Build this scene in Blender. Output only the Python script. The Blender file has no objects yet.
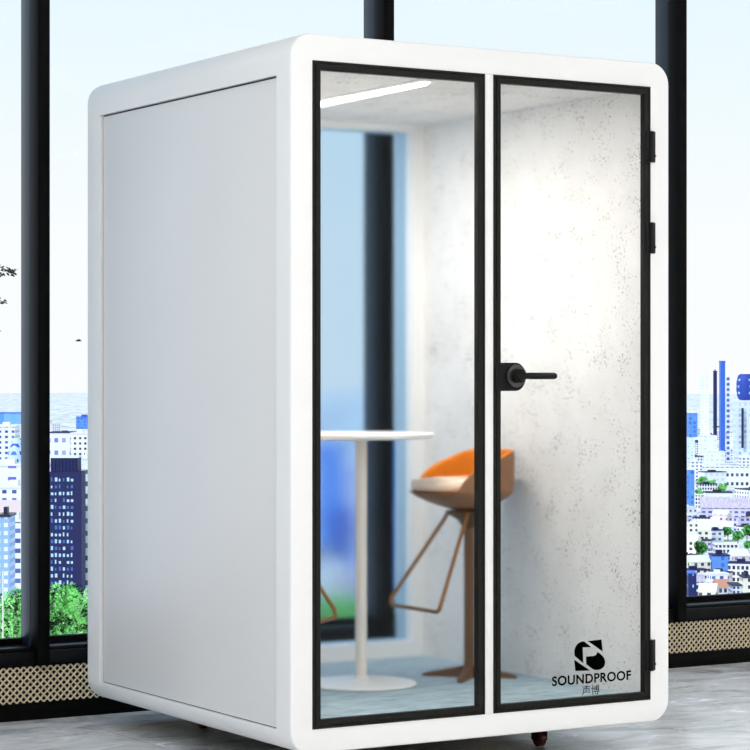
import bpy, bmesh, math, random
from mathutils import Vector, Matrix
from mathutils.geometry import tessellate_polygon
random.seed(7)
S = bpy.context.scene
C = S.collection
PI = math.pi
R = math.radians

# ------------------------------------------------------------------ camera
YAW = R(31.02); F = 2355.0; CAM = Vector((-3.6296, -6.5573, 1.31))
RIGHT = Vector((math.cos(YAW), -math.sin(YAW), 0)); FWD = Vector((math.sin(YAW), math.cos(YAW), 0))
cd = bpy.data.cameras.new('camera'); cam = bpy.data.objects.new('camera', cd); C.objects.link(cam)
cd.sensor_width = 36; cd.lens = F / 750 * 36; cd.shift_y = 0.5 / 750
cd.clip_end = 30000; cd.clip_start = 0.05
cam.location = CAM; cam.rotation_euler = (R(90), 0, -YAW)
S.camera = cam
def at(px, py, dist):
    """point that lies `dist` metres ahead, seen in direction (px, py); used to survey the far city"""
    return CAM + (RIGHT * (px - 375) / F + FWD + Vector((0, 0, -(py - 375.5) / F))) * dist

# ------------------------------------------------------------------ materials
MATS = {}
def mat(name, col=(.8, .8, .8), rough=.5, metal=0, spec=.5, emit=None, es=1, coat=0):
    m = bpy.data.materials.new(name); m.use_nodes = True
    b = m.node_tree.nodes['Principled BSDF']
    b.inputs['Base Color'].default_value = (*col, 1)
    b.inputs['Roughness'].default_value = rough
    b.inputs['Metallic'].default_value = metal
    b.inputs['Specular IOR Level'].default_value = spec
    b.inputs['Coat Weight'].default_value = coat
    if emit:
        b.inputs['Emission Color'].default_value = (*emit, 1); b.inputs['Emission Strength'].default_value = es
    MATS[name] = m
    return m
def nodes(m): return m.node_tree.nodes, m.node_tree.links, m.node_tree.nodes['Principled BSDF']
def noise_mix(m, c1, c2, scale, lo=.4, hi=.6, detail=4, rough=.6, coord='Object', stretch=None, bump=0, dist=0):
    n, l, b = nodes(m)
    tc = n.new('ShaderNodeTexCoord'); src = tc.outputs[coord]
    if stretch:
        mp = n.new('ShaderNodeMapping'); mp.inputs['Scale'].default_value = stretch[0]; mp.inputs['Rotation'].default_value = stretch[1]
        l.new(src, mp.inputs['Vector']); src = mp.outputs['Vector']
    t = n.new('ShaderNodeTexNoise'); t.inputs['Scale'].default_value = scale; t.inputs['Detail'].default_value = detail
    t.inputs['Roughness'].default_value = rough; t.inputs['Distortion'].default_value = dist
    l.new(src, t.inputs['Vector'])
    r = n.new('ShaderNodeValToRGB'); r.color_ramp.elements[0].position = lo; r.color_ramp.elements[1].position = hi
    r.color_ramp.elements[0].color = (*c1, 1); r.color_ramp.elements[1].color = (*c2, 1)
    l.new(t.outputs['Fac'], r.inputs['Fac']); l.new(r.outputs['Color'], b.inputs['Base Color'])
    if bump:
        bp = n.new('ShaderNodeBump'); bp.inputs['Strength'].default_value = bump; bp.inputs['Distance'].default_value = .002
        l.new(t.outputs['Fac'], bp.inputs['Height']); l.new(bp.outputs['Normal'], b.inputs['Normal'])
    return src, r

white = mat('white_coated_metal', (.86, .86, .855), .38)
trimw = mat('white_rear_frame', (.84, .85, .85), .5)
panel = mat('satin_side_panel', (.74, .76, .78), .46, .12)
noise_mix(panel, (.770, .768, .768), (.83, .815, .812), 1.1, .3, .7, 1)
black = mat('black_anodised_frame', (.012, .012, .010), .5, 0, .12)
seal = mat('black_rubber_seal', (.004, .004, .004), .7)
hard = mat('black_hardware', (.006, .006, .006), .35, 0, .15)
chrome = mat('dark_steel_ring', (.08, .08, .08), .25, .8)
ink = mat('black_vinyl', (.001, .001, .001), .9, 0, 0)
casterred = mat('dark_red_caster', (.10, .008, .008), .35)
wallw = mat('white_plaster', (.80, .80, .79), .8)
ceilm = mat('ceiling_paint', (.80, .80, .79), .9)
tablew = mat('white_lacquer', (.84, .83, .80), .35)
tablepost = mat('cream_lacquer', (.76, .72, .66), .4)
orange = mat('orange_leather', (.62, .17, .01), .55, 0, .15)
noise_mix(orange, (.56, .15, .003), (.68, .20, .006), 18, .35, .65, 4, bump=.1)
peach = mat('light_paled_leather', (.86, .66, .50), .42)  # pale tone is reflected light put into the leather colour
noise_mix(peach, (.84, .66, .50), (.90, .75, .60), 14, .35, .65, 4, bump=.1)
brownm = mat('brown_leather_shell', (.30, .15, .07), .5)
noise_mix(brownm, (.20, .085, .03), (.26, .115, .045), 16, .35, .65, 4, bump=.1)
bronze = mat('bronze_metal', (.24, .10, .02), .4, .4)
darkbronze = mat('dark_bronze_metal', (.12, .055, .02), .4, .5)
stoolbase = mat('walnut_coloured_metal', (.13, .055, .018), .55, 0)
mullb = mat('black_window_metal', (.0025, .0025, .0025), .5, 0, .06)
mullsky = mat('sky_tinted_window_metal', (.012, .022, .038), .3, 0, .35)  # blue of the sky's reflection put into the metal's base colour
railm = mat('black_sill_metal', (.003, .003, .004), .35, 0, .15)
mesh_b = mat('beige_woven_grille', (.72, .61, .43), .5)
meshback = mat('grille_backing', (.012, .010, .007), .9)

# felt lining with fine dark flecks and faint clouding
def felt(name, base, cloud, fleck, fsc=95, thr=.605):
    m = mat(name, base, .95, 0, .1); n, l, b = nodes(m)
    src, r = noise_mix(m, cloud, base, 3.2, .35, .62, 5, .6)
    t = n.new('ShaderNodeTexNoise'); t.inputs['Scale'].default_value = fsc; t.inputs['Detail'].default_value = 3; t.inputs['Roughness'].default_value = .65
    l.new(src, t.inputs['Vector'])
    t2 = n.new('ShaderNodeTexNoise'); t2.inputs['Scale'].default_value = 9; t2.inputs['Detail'].default_value = 2
    l.new(src, t2.inputs['Vector'])
    ad = n.new('ShaderNodeMath'); ad.operation = 'MULTIPLY_ADD'; ad.inputs[1].default_value = .35
    l.new(t2.outputs['Fac'], ad.inputs[0]); l.new(t.outputs['Fac'], ad.inputs[2])
    cr = n.new('ShaderNodeMapRange'); cr.inputs['From Min'].default_value = thr + .17; cr.inputs['From Max'].default_value = thr + .25
    l.new(ad.outputs[0], cr.inputs['Value'])
    mx = n.new('ShaderNodeMix'); mx.data_type = 'RGBA'
    l.new(cr.outputs['Result'], mx.inputs['Factor']); l.new(r.outputs['Color'], mx.inputs['A']); mx.inputs['B'].default_value = (*fleck, 1)
    l.new(mx.outputs['Result'], b.inputs['Base Color'])
    return m
felt_wall = felt('flecked_felt', (.82, .81, .79), (.74, .73, .71), (.40, .39, .37))
felt_ceil = felt('grey_ceiling_felt', (.80, .785, .76), (.73, .715, .69), (.40, .39, .37))

carpet = mat('blue_grey_carpet', (.35, .47, .52), .95, 0, .1)
noise_mix(carpet, (.22, .31, .36), (.50, .62, .66), 30, .35, .65, 6, .7, stretch=((.35, 2.2, 1), (0, 0, R(20))), bump=.4)

# marble floor
marble = mat('grey_marble_floor', (.6, .6, .6), .22, 0, .5)
def build_marble():
    n, l, b = nodes(marble)
    tc = n.new('ShaderNodeTexCoord')
    mp = n.new('ShaderNodeMapping'); mp.inputs['Rotation'].default_value = (0, 0, R(28)); mp.inputs['Scale'].default_value = (1.0, 2.0, 1)
    l.new(tc.outputs['Object'], mp.inputs['Vector'])
    t = n.new('ShaderNodeTexNoise'); t.inputs['Scale'].default_value = 2.2; t.inputs['Detail'].default_value = 9; t.inputs['Roughness'].default_value = .68; t.inputs['Distortion'].default_value = 1.4
    l.new(mp.outputs[0], t.inputs['Vector'])
    r = n.new('ShaderNodeValToRGB'); e = r.color_ramp.elements
    e[0].position = .30; e[0].color = (.34, .33, .32, 1); e[1].position = .68; e[1].color = (.96, .96, .97, 1)
    x = e.new(.46); x.color = (.68, .67, .66, 1)
    l.new(t.outputs['Fac'], r.inputs['Fac'])
    w = n.new('ShaderNodeTexNoise'); w.inputs['Scale'].default_value = 1.3; w.inputs['Detail'].default_value = 6; w.inputs['Distortion'].default_value = 2.5
    l.new(mp.outputs[0], w.inputs['Vector'])
    v = n.new('ShaderNodeValToRGB'); q = v.color_ramp.elements
    q[0].position = .485; q[0].color = (0, 0, 0, 1); q[1].position = .515; q[1].color = (0, 0, 0, 1)
    y = q.new(.5); y.color = (.8, .8, .8, 1)
    l.new(w.outputs['Fac'], v.inputs['Fac'])
    mx = n.new('ShaderNodeMix'); mx.data_type = 'RGBA'; mx.inputs['B'].default_value = (.88, .88, .9, 1)
    l.new(v.outputs['Color'], mx.inputs['Factor']); l.new(r.outputs['Color'], mx.inputs['A'])
    # large tile joints
    br = n.new('ShaderNodeTexBrick'); br.offset = .5; br.inputs['Scale'].default_value = 1; br.inputs['Brick Width'].default_value = 1.6; br.inputs['Row Height'].default_value = .8
    br.inputs['Mortar Size'].default_value = .0022; br.inputs['Color1'].default_value = (1, 1, 1, 1); br.inputs['Color2'].default_value = (.93, .93, .93, 1); br.inputs['Mortar'].default_value = (.6, .6, .6, 1)
    l.new(tc.outputs['Object'], br.inputs['Vector'])
    m2 = n.new('ShaderNodeMix'); m2.data_type = 'RGBA'; m2.blend_type = 'MULTIPLY'; m2.inputs['Factor'].default_value = 1
    l.new(mx.outputs['Result'], m2.inputs['A']); l.new(br.outputs['Color'], m2.inputs['B'])
    l.new(m2.outputs['Result'], b.inputs['Base Color'])
    rr = n.new('ShaderNodeMapRange'); rr.inputs['To Min'].default_value = .16; rr.inputs['To Max'].default_value = .34
    l.new(t.outputs['Fac'], rr.inputs['Value']); l.new(rr.outputs[0], b.inputs['Roughness'])
build_marble()

def clear_pane(name, tint, refl=.06):
    m = bpy.data.materials.new(name); m.use_nodes = True; n = m.node_tree.nodes; l = m.node_tree.links
    n.remove(n['Principled BSDF'])
    t = n.new('ShaderNodeBsdfTransparent'); t.inputs[0].default_value = (*tint, 1)
    g = n.new('ShaderNodeBsdfGlossy'); g.inputs['Roughness'].default_value = .02
    mx = n.new('ShaderNodeMixShader'); mx.inputs[0].default_value = refl
    l.new(t.outputs[0], mx.inputs[1]); l.new(g.outputs[0], mx.inputs[2]); l.new(mx.outputs[0], n['Material Output'].inputs[0])
    return m
pane = clear_pane('clear_window_pane', (.985, .99, .995), .001)
rearpane = clear_pane('blue_tinted_pane', (.73, .84, .92), .003)
# faintly hazy acoustic glass: slightly rough refraction softens what stands well behind it
doorglass = bpy.data.materials.new('faintly_hazy_glass'); doorglass.use_nodes = True
_n = doorglass.node_tree.nodes; _l = doorglass.node_tree.links; _n.remove(_n['Principled BSDF'])
_r = _n.new('ShaderNodeBsdfRefraction'); _r.inputs['IOR'].default_value = 1.15; _r.inputs['Roughness'].default_value = .14
_g = _n.new('ShaderNodeBsdfGlossy'); _g.inputs['Roughness'].default_value = .03
_m = _n.new('ShaderNodeMixShader'); _m.inputs[0].default_value = .006
_l.new(_r.outputs[0], _m.inputs[1]); _l.new(_g.outputs[0], _m.inputs[2]); _l.new(_m.outputs[0], _n['Material Output'].inputs[0])

ledm = mat('led_diffuser', (.9, .9, .9), .5, emit=(1, .98, .95), es=6)
fillm = mat('fill_panel_diffuser', (.9, .9, .9), .5, emit=(1, .99, .97), es=2)  # glow of the added ceiling fill panels

# ------------------------------------------------------------------ mesh helpers
def box(bm, x0, x1, y0, y1, z0, z1, bev=0, seg=2):
    vs = [bm.verts.new(p) for p in ((x0,y0,z0),(x1,y0,z0),(x1,y1,z0),(x0,y1,z0),(x0,y0,z1),(x1,y0,z1),(x1,y1,z1),(x0,y1,z1))]
    fs = [bm.faces.new([vs[i] for i in q]) for q in ((3,2,1,0),(4,5,6,7),(0,1,5,4),(1,2,6,5),(2,3,7,6),(3,0,4,7))]
    if bev:
        es = list({e for f in fs for e in f.edges})
        bmesh.ops.bevel(bm, geom=es, offset=bev, segments=seg, profile=.5, affect='EDGES')
    return vs
def tube(bm, pts, rad, n=12, cap=True):
    pts = [Vector(p) for p in pts]; rings = []
    rads = rad if isinstance(rad, (list, tuple)) else [rad] * len(pts)
    up = None
    for i, p in enumerate(pts):
        d = ((pts[i+1] - p) if i < len(pts)-1 else (p - pts[i-1])).normalized()
        if 0 < i < len(pts)-1: d = ((pts[i+1]-p).normalized() + (p-pts[i-1]).normalized()).normalized()
        if up is None:
            up = Vector((0,0,1)) if abs(d.z) < .9 else Vector((1,0,0))
        a = d.cross(up).normalized(); b = a.cross(d).normalized(); up = b
        rings.append([bm.verts.new(p + (a*math.cos(2*PI*k/n) + b*math.sin(2*PI*k/n))*rads[i]) for k in range(n)])
    for i in range(len(rings)-1):
        for k in range(n):
            bm.faces.new((rings[i][k], rings[i][(k+1)%n], rings[i+1][(k+1)%n], rings[i+1][k]))
    if cap:
        bm.faces.new(rings[0][::-1]); bm.faces.new(rings[-1])
def lathe(bm, prof, n=48, c=(0,0,0)):
    rings = []
    for r_, z in prof:
        if r_ < 1e-6: rings.append([bm.verts.new((c[0], c[1], c[2]+z))])
        else: rings.append([bm.verts.new((c[0]+r_*math.cos(2*PI*k/n), c[1]+r_*math.sin(2*PI*k/n), c[2]+z)) for k in range(n)])
    for a, b in zip(rings, rings[1:]):
        for k in range(n):
            if len(a) == 1 and len(b) == 1: continue
            if len(a) == 1: bm.faces.new((a[0], b[(k+1)%n], b[k]))
            elif len(b) == 1: bm.faces.new((a[k], a[(k+1)%n], b[0]))
            else: bm.faces.new((a[k], a[(k+1)%n], b[(k+1)%n], b[k]))
def poly(bm, pts, y0, y1):
    """prism of an x-z outline between two y planes"""
    a = [bm.verts.new((x, y0, z)) for x, z in pts]; b = [bm.verts.new((x, y1, z)) for x, z in pts]
    bm.faces.new(a); bm.faces.new(b[::-1]); n = len(pts)
    for i in range(n): bm.faces.new((a[i], b[i], b[(i+1)%n], a[(i+1)%n]))
def obj(name, bm, m, parent=None, smooth=False, label=None, loc=None):
    bmesh.ops.recalc_face_normals(bm, faces=bm.faces)
    me = bpy.data.meshes.new(name); bm.to_mesh(me); bm.free()
    for x in (m if isinstance(m, (list, tuple)) else [m]): me.materials.append(x)
    if smooth:
        for p in me.polygons: p.use_smooth = True
        if smooth != 'all':
            me.set_sharp_from_angle(angle=R(40))
    o = bpy.data.objects.new(name, me); C.objects.link(o)
    if parent: o.parent = parent
    if loc: o.location = loc
    if label: o['label'] = label
    return o
def B(): return bmesh.new()
def thing(name, label, cat, loc=(0,0,0), rz=0, group=None, kind=None):
    o = bpy.data.objects.new(name, None); C.objects.link(o); o.location = loc; o.rotation_euler = (0,0,rz); o.empty_display_size = .1
    if label: o['label'] = label
    if cat: o['category'] = cat
    if group: o['group'] = group
    if kind: o['kind'] = kind
    return o
def tag(o, label=None, cat=None, group=None, kind=None):
    if label: o['label'] = label
    if cat: o['category'] = cat
    if group: o['group'] = group
    if kind: o['kind'] = kind
    return o
def bx(name, m, a, parent=None, bev=0, label=None):
    bm = B(); box(bm, *a, bev=bev); return obj(name, bm, m, parent, smooth=bool(bev), label=label)
def rel(parent, o):
    """keep world position when a mesh built in world space goes under an Empty"""
    o.parent = parent; o.matrix_parent_inverse = Matrix.Translation(parent.location).inverted() if parent.rotation_euler.z == 0 else parent.matrix_basis.inverted()
    return o

# ------------------------------------------------------------------ room
XL, XR, YF, YB, ZC = -7.0, 6.5, -9.0, 1.785, 3.7
tag(bx('floor', marble, (XL-.2, XR+.2, YF-.2, 2.1, -.15, 0)), kind='structure', label='glossy grey veined marble floor')
tag(bx('ceiling', ceilm, (XL-.2, XR+.2, YF-.2, 2.1, ZC, ZC+.15)), kind='structure', label='white ceiling')
tag(bx('wall_left', wallw, (XL-.2, XL, YF, YB, 0, ZC)), kind='structure')
tag(bx('wall_right', wallw, (XR, XR+.2, YF, YB, 0, ZC)), kind='structure')
tag(bx('wall_front', wallw, (XL-.2, XR+.2, YF-.2, YF, 0, ZC)), kind='structure')

# window wall: low grille band, sill, mullions, panes
tag(bx('baseboard_back', mullb, (XL, XR, YB, 2.1, 0, .0635), bev=.002), kind='structure', label='black metal plinth below the woven grille')
grille = thing('wall_back', 'low beige woven grille band running under the windows', None, (0, YB, 0), kind='structure')
o = bx('backing', meshback, (XL, XR, YB+.022, 2.1, .0635, .205)); rel(grille, o)
bm = B(); p = .0275; z0, z1 = .066, .205; hgt = z1 - z0
def clipbar(bm, x, s, w=.0050, y=0, yb=0):
    # a diagonal wire from (x, z0) to (x+s*hgt, z1), weaving slightly in depth
    n = 10; pts = []
    for i in range(n+1):
        t = i/n; z = z0 + hgt*t; xx = x + s*hgt*t
        k = (z - z0)/(p/2); pts.append((xx, YB + .008 + (.0026*math.cos(PI*k) if s > 0 else -.0026*math.cos(PI*k)), z))
    rings = []
    for q in pts:
        nx = w*.7071*1.0; nz = -s*w*.7071
        rings.append([bm.verts.new((q[0]-w*1.0, q[1], q[2])), bm.verts.new((q[0], q[1]-w*.8, q[2])), bm.verts.new((q[0]+w*1.0, q[1], q[2])), bm.verts.new((q[0], q[1]+w*.6, q[2]))])
    for a, b in zip(rings, rings[1:]):
        for k in range(4): bm.faces.new((a[k], a[(k+1)%4], b[(k+1)%4], b[k]))
x = -2.2
while x < 4.6:
    clipbar(bm, x, 1); clipbar(bm, x, -1); x += p
g = obj('woven_grille', bm, mesh_b); rel(grille, g); g['kind'] = 'stuff'; g['label'] = 'beige diagonal weave of wires'
for nm, a in (('top_edge', (XL, XR, YB, 2.1, .205, .212)),):
    rel(grille, bx(nm, mullb, a))
MX = [-0.0957 + 1.5365*k for k in range(-4, 5)]   # centres of the mullions (front face)
bayn = 0
ymf = 1.76; ygl = 1.915
for i, mx in enumerate(MX):
    t = thing('trim_%d' % (i+1), None, None, (mx, ymf, 0), kind='structure')
    bm = B(); box(bm, mx-.025, mx+.025, ymf, ymf+.07, .208, ZC, .003); rel(t, obj('front_cap', bm, mullb, smooth=True))
    bm = B(); box(bm, mx-.0235, mx+.0235, ymf+.07, ymf+.078, .208, ZC); rel(t, obj('shadow_gap', bm, seal))
    bm = B(); box(bm, mx-.025, mx+.025, ymf+.078, ygl+.012, .208, ZC, .002); rel(t, obj('outer_profile', bm, mullsky, smooth=True))
edges = [XL] + MX + [XR]
for i in range(len(edges)-1):
    a, b = edges[i], edges[i+1]
    a = a + .0255 if i else a; b = b - .0255 if i < len(edges)-2 else b
    bayn += 1
    t = thing('window_%d' % bayn, None, None, ((a+b)/2, ygl, 0), kind='structure')
    bm = B(); box(bm, a, b, YB-.004, ygl-.01, .2125, .262, .004); rel(t, obj('sill', bm, railm, smooth=True))
    bm = B(); box(bm, a+.012, b-.012, YB+.012, ygl-.01, .262, .276, .003); rel(t, obj('sill_bead', bm, railm, smooth=True))
    bm = B(); box(bm, a, b, ygl-.01, ygl+.03, .2125, .300, .002); rel(t, obj('bottom_rail', bm, mullb, smooth=True))
    bm = B(); box(bm, a, b, ygl-.03, ygl+.03, 3.45, ZC, .002); rel(t, obj('head_rail', bm, mullb, smooth=True))
    bm = B(); box(bm, a, b, ygl, ygl+.012, .300, 3.45); rel(t, obj('pane', bm, pane))

# fill lamps added as unseen ceiling panels, above and in front of the booth
def fill_panel(x, y, sx, sy, w):
    t = thing('added_fill_panel', 'added unseen fill panel on the ceiling', 'ceiling light', (x, y, ZC), 0, 'added ceiling fill panels')
    bm = B(); box(bm, -sx/2-.03, sx/2+.03, -sy/2-.03, sy/2+.03, -.05, 0, .004)
    obj('housing', bm, white, t)
    bm = B(); box(bm, -sx/2, sx/2, -sy/2, sy/2, -.056, -.0505); obj('diffuser', bm, fillm, t)
    ld = bpy.data.lights.new('fill_light', 'AREA'); ld.shape = 'RECTANGLE'; ld.size = sx; ld.size_y = sy; ld.energy = w; ld.color = (1, .99, .975)
    lo = bpy.data.objects.new('fill_light', ld); C.objects.link(lo); lo.parent = t; lo.location = (0, 0, -.07)
LW = 31
for (x, y) in ((-4.6, -6.8), (-1.6, -6.8), (1.4, -6.8), (4.4, -6.8), (-1.6, -4.2), (1.4, -4.2), (4.4, -4.2), (4.4, -1.4), (-4.9, -4.2), (-4.9, -1.2), (-1.5, -1.3)):
    fill_panel(x, y, 1.8, 1.2, 9 if (x, y) == (-1.5, -1.3) else (24 if x < -4.8 else (24 if x < -4 else LW)))

# ------------------------------------------------------------------ booth
W, D, Z0, Z1, RC = 1.519, 1.575, .100, 2.404, .075
D = 1.597
booth = thing('soundproof_booth', 'white rounded soundproof phone booth with black framed glass front standing on marble floor', 'office booth', (W/2, D/2, 0))
def part(name, bm, m, smooth=True, label=None, parent=None):
    o = obj(name, bm, m, None, smooth, label)
    p = parent or booth
    o.parent = p
    if p is booth: o.matrix_parent_inverse = Matrix.Translation(booth.location).inverted()
    return o
# outer shell: rounded rectangle section lofted front to back with soft front and rear edges
def rr(inset, n=10):
    x0, x1, z0, z1 = inset, W-inset, Z0+inset, Z1-inset; r = max(RC-inset, .004); pts = []
    for cx, cz, a0 in ((x1-r, z0+r, -90), (x1-r, z1-r, 0), (x0+r, z1-r, 90), (x0+r, z0+r, 180)):
        for k in range(n+1):
            a = R(a0 + 90*k/n); pts.append((cx + r*math.cos(a), cz + r*math.sin(a)))
    return pts
bm = B(); st = []
fb, rb = .007, .034
for k in range(5): a = R(90*k/4); st.append((fb*(1-math.sin(a)), fb*(1-math.cos(a))))
st = [(fb*(1-math.sin(R(22.5*k))), fb*(1-math.cos(R(22.5*k)))) for k in range(5)]
st += [(rb*(1-math.cos(R(15*k))), D - rb + rb*math.sin(R(15*k))) for k in range(7)]
rings = [[bm.verts.new((x, y, z)) for x, z in rr(ins)] for ins, y in st]
for a, b in zip(rings, rings[1:]):
    n = len(a)
    for k in range(n): bm.faces.new((a[k], a[(k+1)%n], b[(k+1)%n], b[k]))
bm.faces.new(rings[0]); bm.faces.new(rings[-1][::-1])
shell = part('shell', bm, white)
cx0, cx1, cz0, cz1 = .0796, 1.4367, .177, 2.319
cut = B()
box(cut, cx0, cx1, -.05, 1.475, cz0, cz1)
cutA = obj('cut_a', cut, white)
cut = B(); box(cut, .14, 1.372, 1.40, 1.70, .245, 2.288); cutB = obj('cut_b', cut, white)
cut = B(); box(cut, -.05, .021, .0942, 1.4645, .1705, 2.276); cutC = obj('cut_c', cut, white)
for c in (cutA, cutB, cutC):
    md = shell.modifiers.new('b', 'BOOLEAN'); md.operation = 'DIFFERENCE'; md.object = c; md.solver = 'EXACT'
bpy.context.view_layer.update()
dg = bpy.context.evaluated_depsgraph_get()
nm = bpy.data.meshes.new_from_object(shell.evaluated_get(dg)); shell.modifiers.clear(); shell.data = nm
shell.data.set_sharp_from_angle(angle=R(35))
for c in (cutA, cutB, cutC): bpy.data.objects.remove(c)
# recessed left side panel with thin shadow joints
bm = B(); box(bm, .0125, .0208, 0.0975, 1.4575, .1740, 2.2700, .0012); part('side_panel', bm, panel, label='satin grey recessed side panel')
bm = B(); box(bm, .0175, .0207, .0945, 1.4640, .1708, 2.2757); part('panel_seal', bm, seal)
# linings
bm = B(); box(bm, .09, W-.09, .03, D-.06, .0955, .0999); part('added_dark_plate', bm, seal, False, 'added black plate darkening the booth underside')  # plate added to darken the floor reflection under the booth
bm = B(); box(bm, 1.4300, 1.4365, .0245, 1.4745, .1775, 2.3185); part('right_wall_lining', bm, felt_wall, False, 'off-white flecked felt wall lining')
bm = B(); box(bm, .0798, .0865, .0245, 1.4745, .1775, 2.3185); part('left_wall_lining', bm, felt_wall, False)
bm = B(); box(bm, .0867, 1.4298, .0245, 1.4745, 2.3120, 2.3187); part('ceiling_lining', bm, felt_ceil, False, 'grey felt ceiling lining')
bm = B(); box(bm, .0867, 1.4298, .0245, 1.4745, .1772, .1840); part('carpet', bm, carpet, False, 'blue-grey carpet')
# rear window
bm = B(); box(bm, .1405, 1.3715, 1.520, 1.528, .2455, 2.2875); part('rear_pane', bm, rearpane, False, 'blue-tinted rear window pane')
# ceiling led strip
ls = B(); box(ls, .597, .637, .150, 1.340, 2.3010, 2.3118, .002); lsp = part('light_strip', ls, trimw, label='slim ceiling light strip')
bm = B(); box(bm, .600, .634, .172, 1.335, 2.2975, 2.3008); d_ = part('diffuser', bm, ledm, False, 'white glowing diffuser', parent=lsp)
ld = bpy.data.lights.new('led_light', 'AREA'); ld.shape = 'RECTANGLE'; ld.size = .034; ld.size_y = 1.15; ld.energy = 19; ld.color = (1, .955, .89)
lo = bpy.data.objects.new('led_light', ld); C.objects.link(lo); lo.location = (.615, .755, 2.292); lo.parent = booth; lo.matrix_parent_inverse = Matrix.Translation(booth.location).inverted()

def frame(bm, x0, x1, z0, z1, w, y0=-.004, y1=.022):
    # mitred black profile: outer lip, shallow groove, inner lip
    def ring(i, y): return [bm.verts.new(q) for q in ((x0+i, y, z0+i), (x1-i, y, z0+i), (x1-i, y, z1-i), (x0+i, y, z1-i))]
    pr = [(0, y1), (0, y0+.003), (.0022, y0), (.0075, y0), (.0085, y0+.003), (.0105, y0+.003), (.0115, y0), (w-.002, y0), (w, y0+.002), (w, y1)]
    rs = [ring(i, y) for i, y in pr]
    for a, b in zip(rs, rs[1:] + rs[:1]):
        for k in range(4): bm.faces.new((a[k], a[(k+1)%4], b[(k+1)%4], b[k]))
FZ0, FZ1 = .1775, 2.3187
bm = B(); frame(bm, .0798, .7425, FZ0, FZ1, .0295); fw = part('window_frame', bm, black, label='black frame of the fixed glass pane')
bm = B(); box(bm, .1075, .7148, .0080, .0160, .2055, 2.2905); part('glass_pane', bm, doorglass, False, parent=fw)
bm = B(); box(bm, .7427, .7767, .000, .052, FZ0, FZ1, .002); part('centre_post', bm, white, label='white upright between window and door')
bm = B(); frame(bm, .7770, 1.4365, FZ0, FZ1, .0280); door = part('door', bm, black, label='black framed glass door')
bm = B(); box(bm, .8035, 1.4095, .0080, .0160, .2045, 2.2915); part('glass_pane', bm, doorglass, False, parent=door)
for zc in (2.108, 1.790, .334):
    bm = B(); box(bm, 1.4110, 1.4500, -.0125, -.0042, zc-.054, zc+.054, .002)
    tube(bm, [(1.4305, -.014, zc-.054), (1.4305, -.014, zc+.054)], .0085, 12)
    box(bm, 1.4475, 1.4505, -.0145, -.012, zc-.035, zc-.028)
    part('hinge', bm, hard, parent=door)
# lock case and lever
bm = B(); pts = [(.781, 1.258), (.862, 1.258)]
for k in range(13):
    a = R(-90 + 180*k/12); rx = .040
    pts.append((.862 + rx*math.cos(a)*1.0, 1.3055 + .0475*math.sin(a)))
pts += [(.781, 1.353)]
poly(bm, pts, -.009, .0076); lock = part('lock_plate', bm, hard, label='black half-round lock plate', parent=door)
bm = B()
def disc(bm, x, z, y0, y1, r0, r1, n=32):
    tube(bm, [(x, y0, z), (x, y1, z)], [r0, r1], n)
disc(bm, .8585, 1.3085, -.008, -.020, .0395, .0385); part('handle_rose', bm, chrome, parent=door, label='round dark steel rose')
bm = B(); disc(bm, .8605, 1.3085, -.019, -.040, .025, .022); disc(bm, .8605, 1.3085, -.0401, -.047, .019, .015)
tube(bm, [(.862, -.036, 1.3085), (.90, -.038, 1.3085), (.998, -.038, 1.3085), (1.005, -.038, 1.3085)], [.0095, .0115, .0115, .009], 16)
part('lever_handle', bm, hard, parent=door, label='black lever handle')

# logo and lettering on the door glass
YG = .0072
def pz(px, py):
    v = RIGHT*(px-375)/F + FWD; t = (YG - CAM.y)/v.y; return (CAM.x + v.x*t, CAM.z - (py-375.5)/F*t)
def lg(u, v): return pz(570 + u/10.714, 635 + v/10.714)
def arc(p0, p1, p2, p3, n=10):
    o = []
    for k in range(n+1):
        t = k/n; o.append(tuple((1-t)**3*p0[i] + 3*(1-t)**2*t*p1[i] + 3*(1-t)*t*t*p2[i] + t**3*p3[i] for i in (0, 1)))
    return o
bm = B()
shapes = [[(190, 65), (337, 47), (350, 177)], [(45, 265), (215, 380), (58, 386)],
    [(228, 130), (150, 68)] + arc((150, 66), (70, 72), (28, 150), (52, 228))[1:] + [(142, 302), (136, 134)],
    [(290, 180)] + arc((290, 180), (350, 210), (400, 270), (365, 335))[1:] + arc((365, 335), (345, 372), (270, 395), (228, 355))[1:] + [(174, 312), (172, 230)] + arc((250, 226), (275, 220), (290, 205), (290, 186))]
for s_ in shapes:
    q = [lg(*a) for a in s_]; f_ = [bm.verts.new((a, YG, b)) for a, b in q]
    r_ = [bm.verts.new((a, YG-.0004, b)) for a, b in q]; n = len(q)
    for tri in tessellate_polygon([[Vector((a, b, 0)) for a, b in q]]):
        bm.faces.new([f_[v_] for v_ in tri]); bm.faces.new([r_[v_] for v_ in tri][::-1])
    for i in range(n): bm.faces.new((f_[i], r_[i], r_[(i+1)%n], f_[(i+1)%n]))
part('logo', bm, ink, False, 'black angular emblem on the glass', parent=door)
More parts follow.
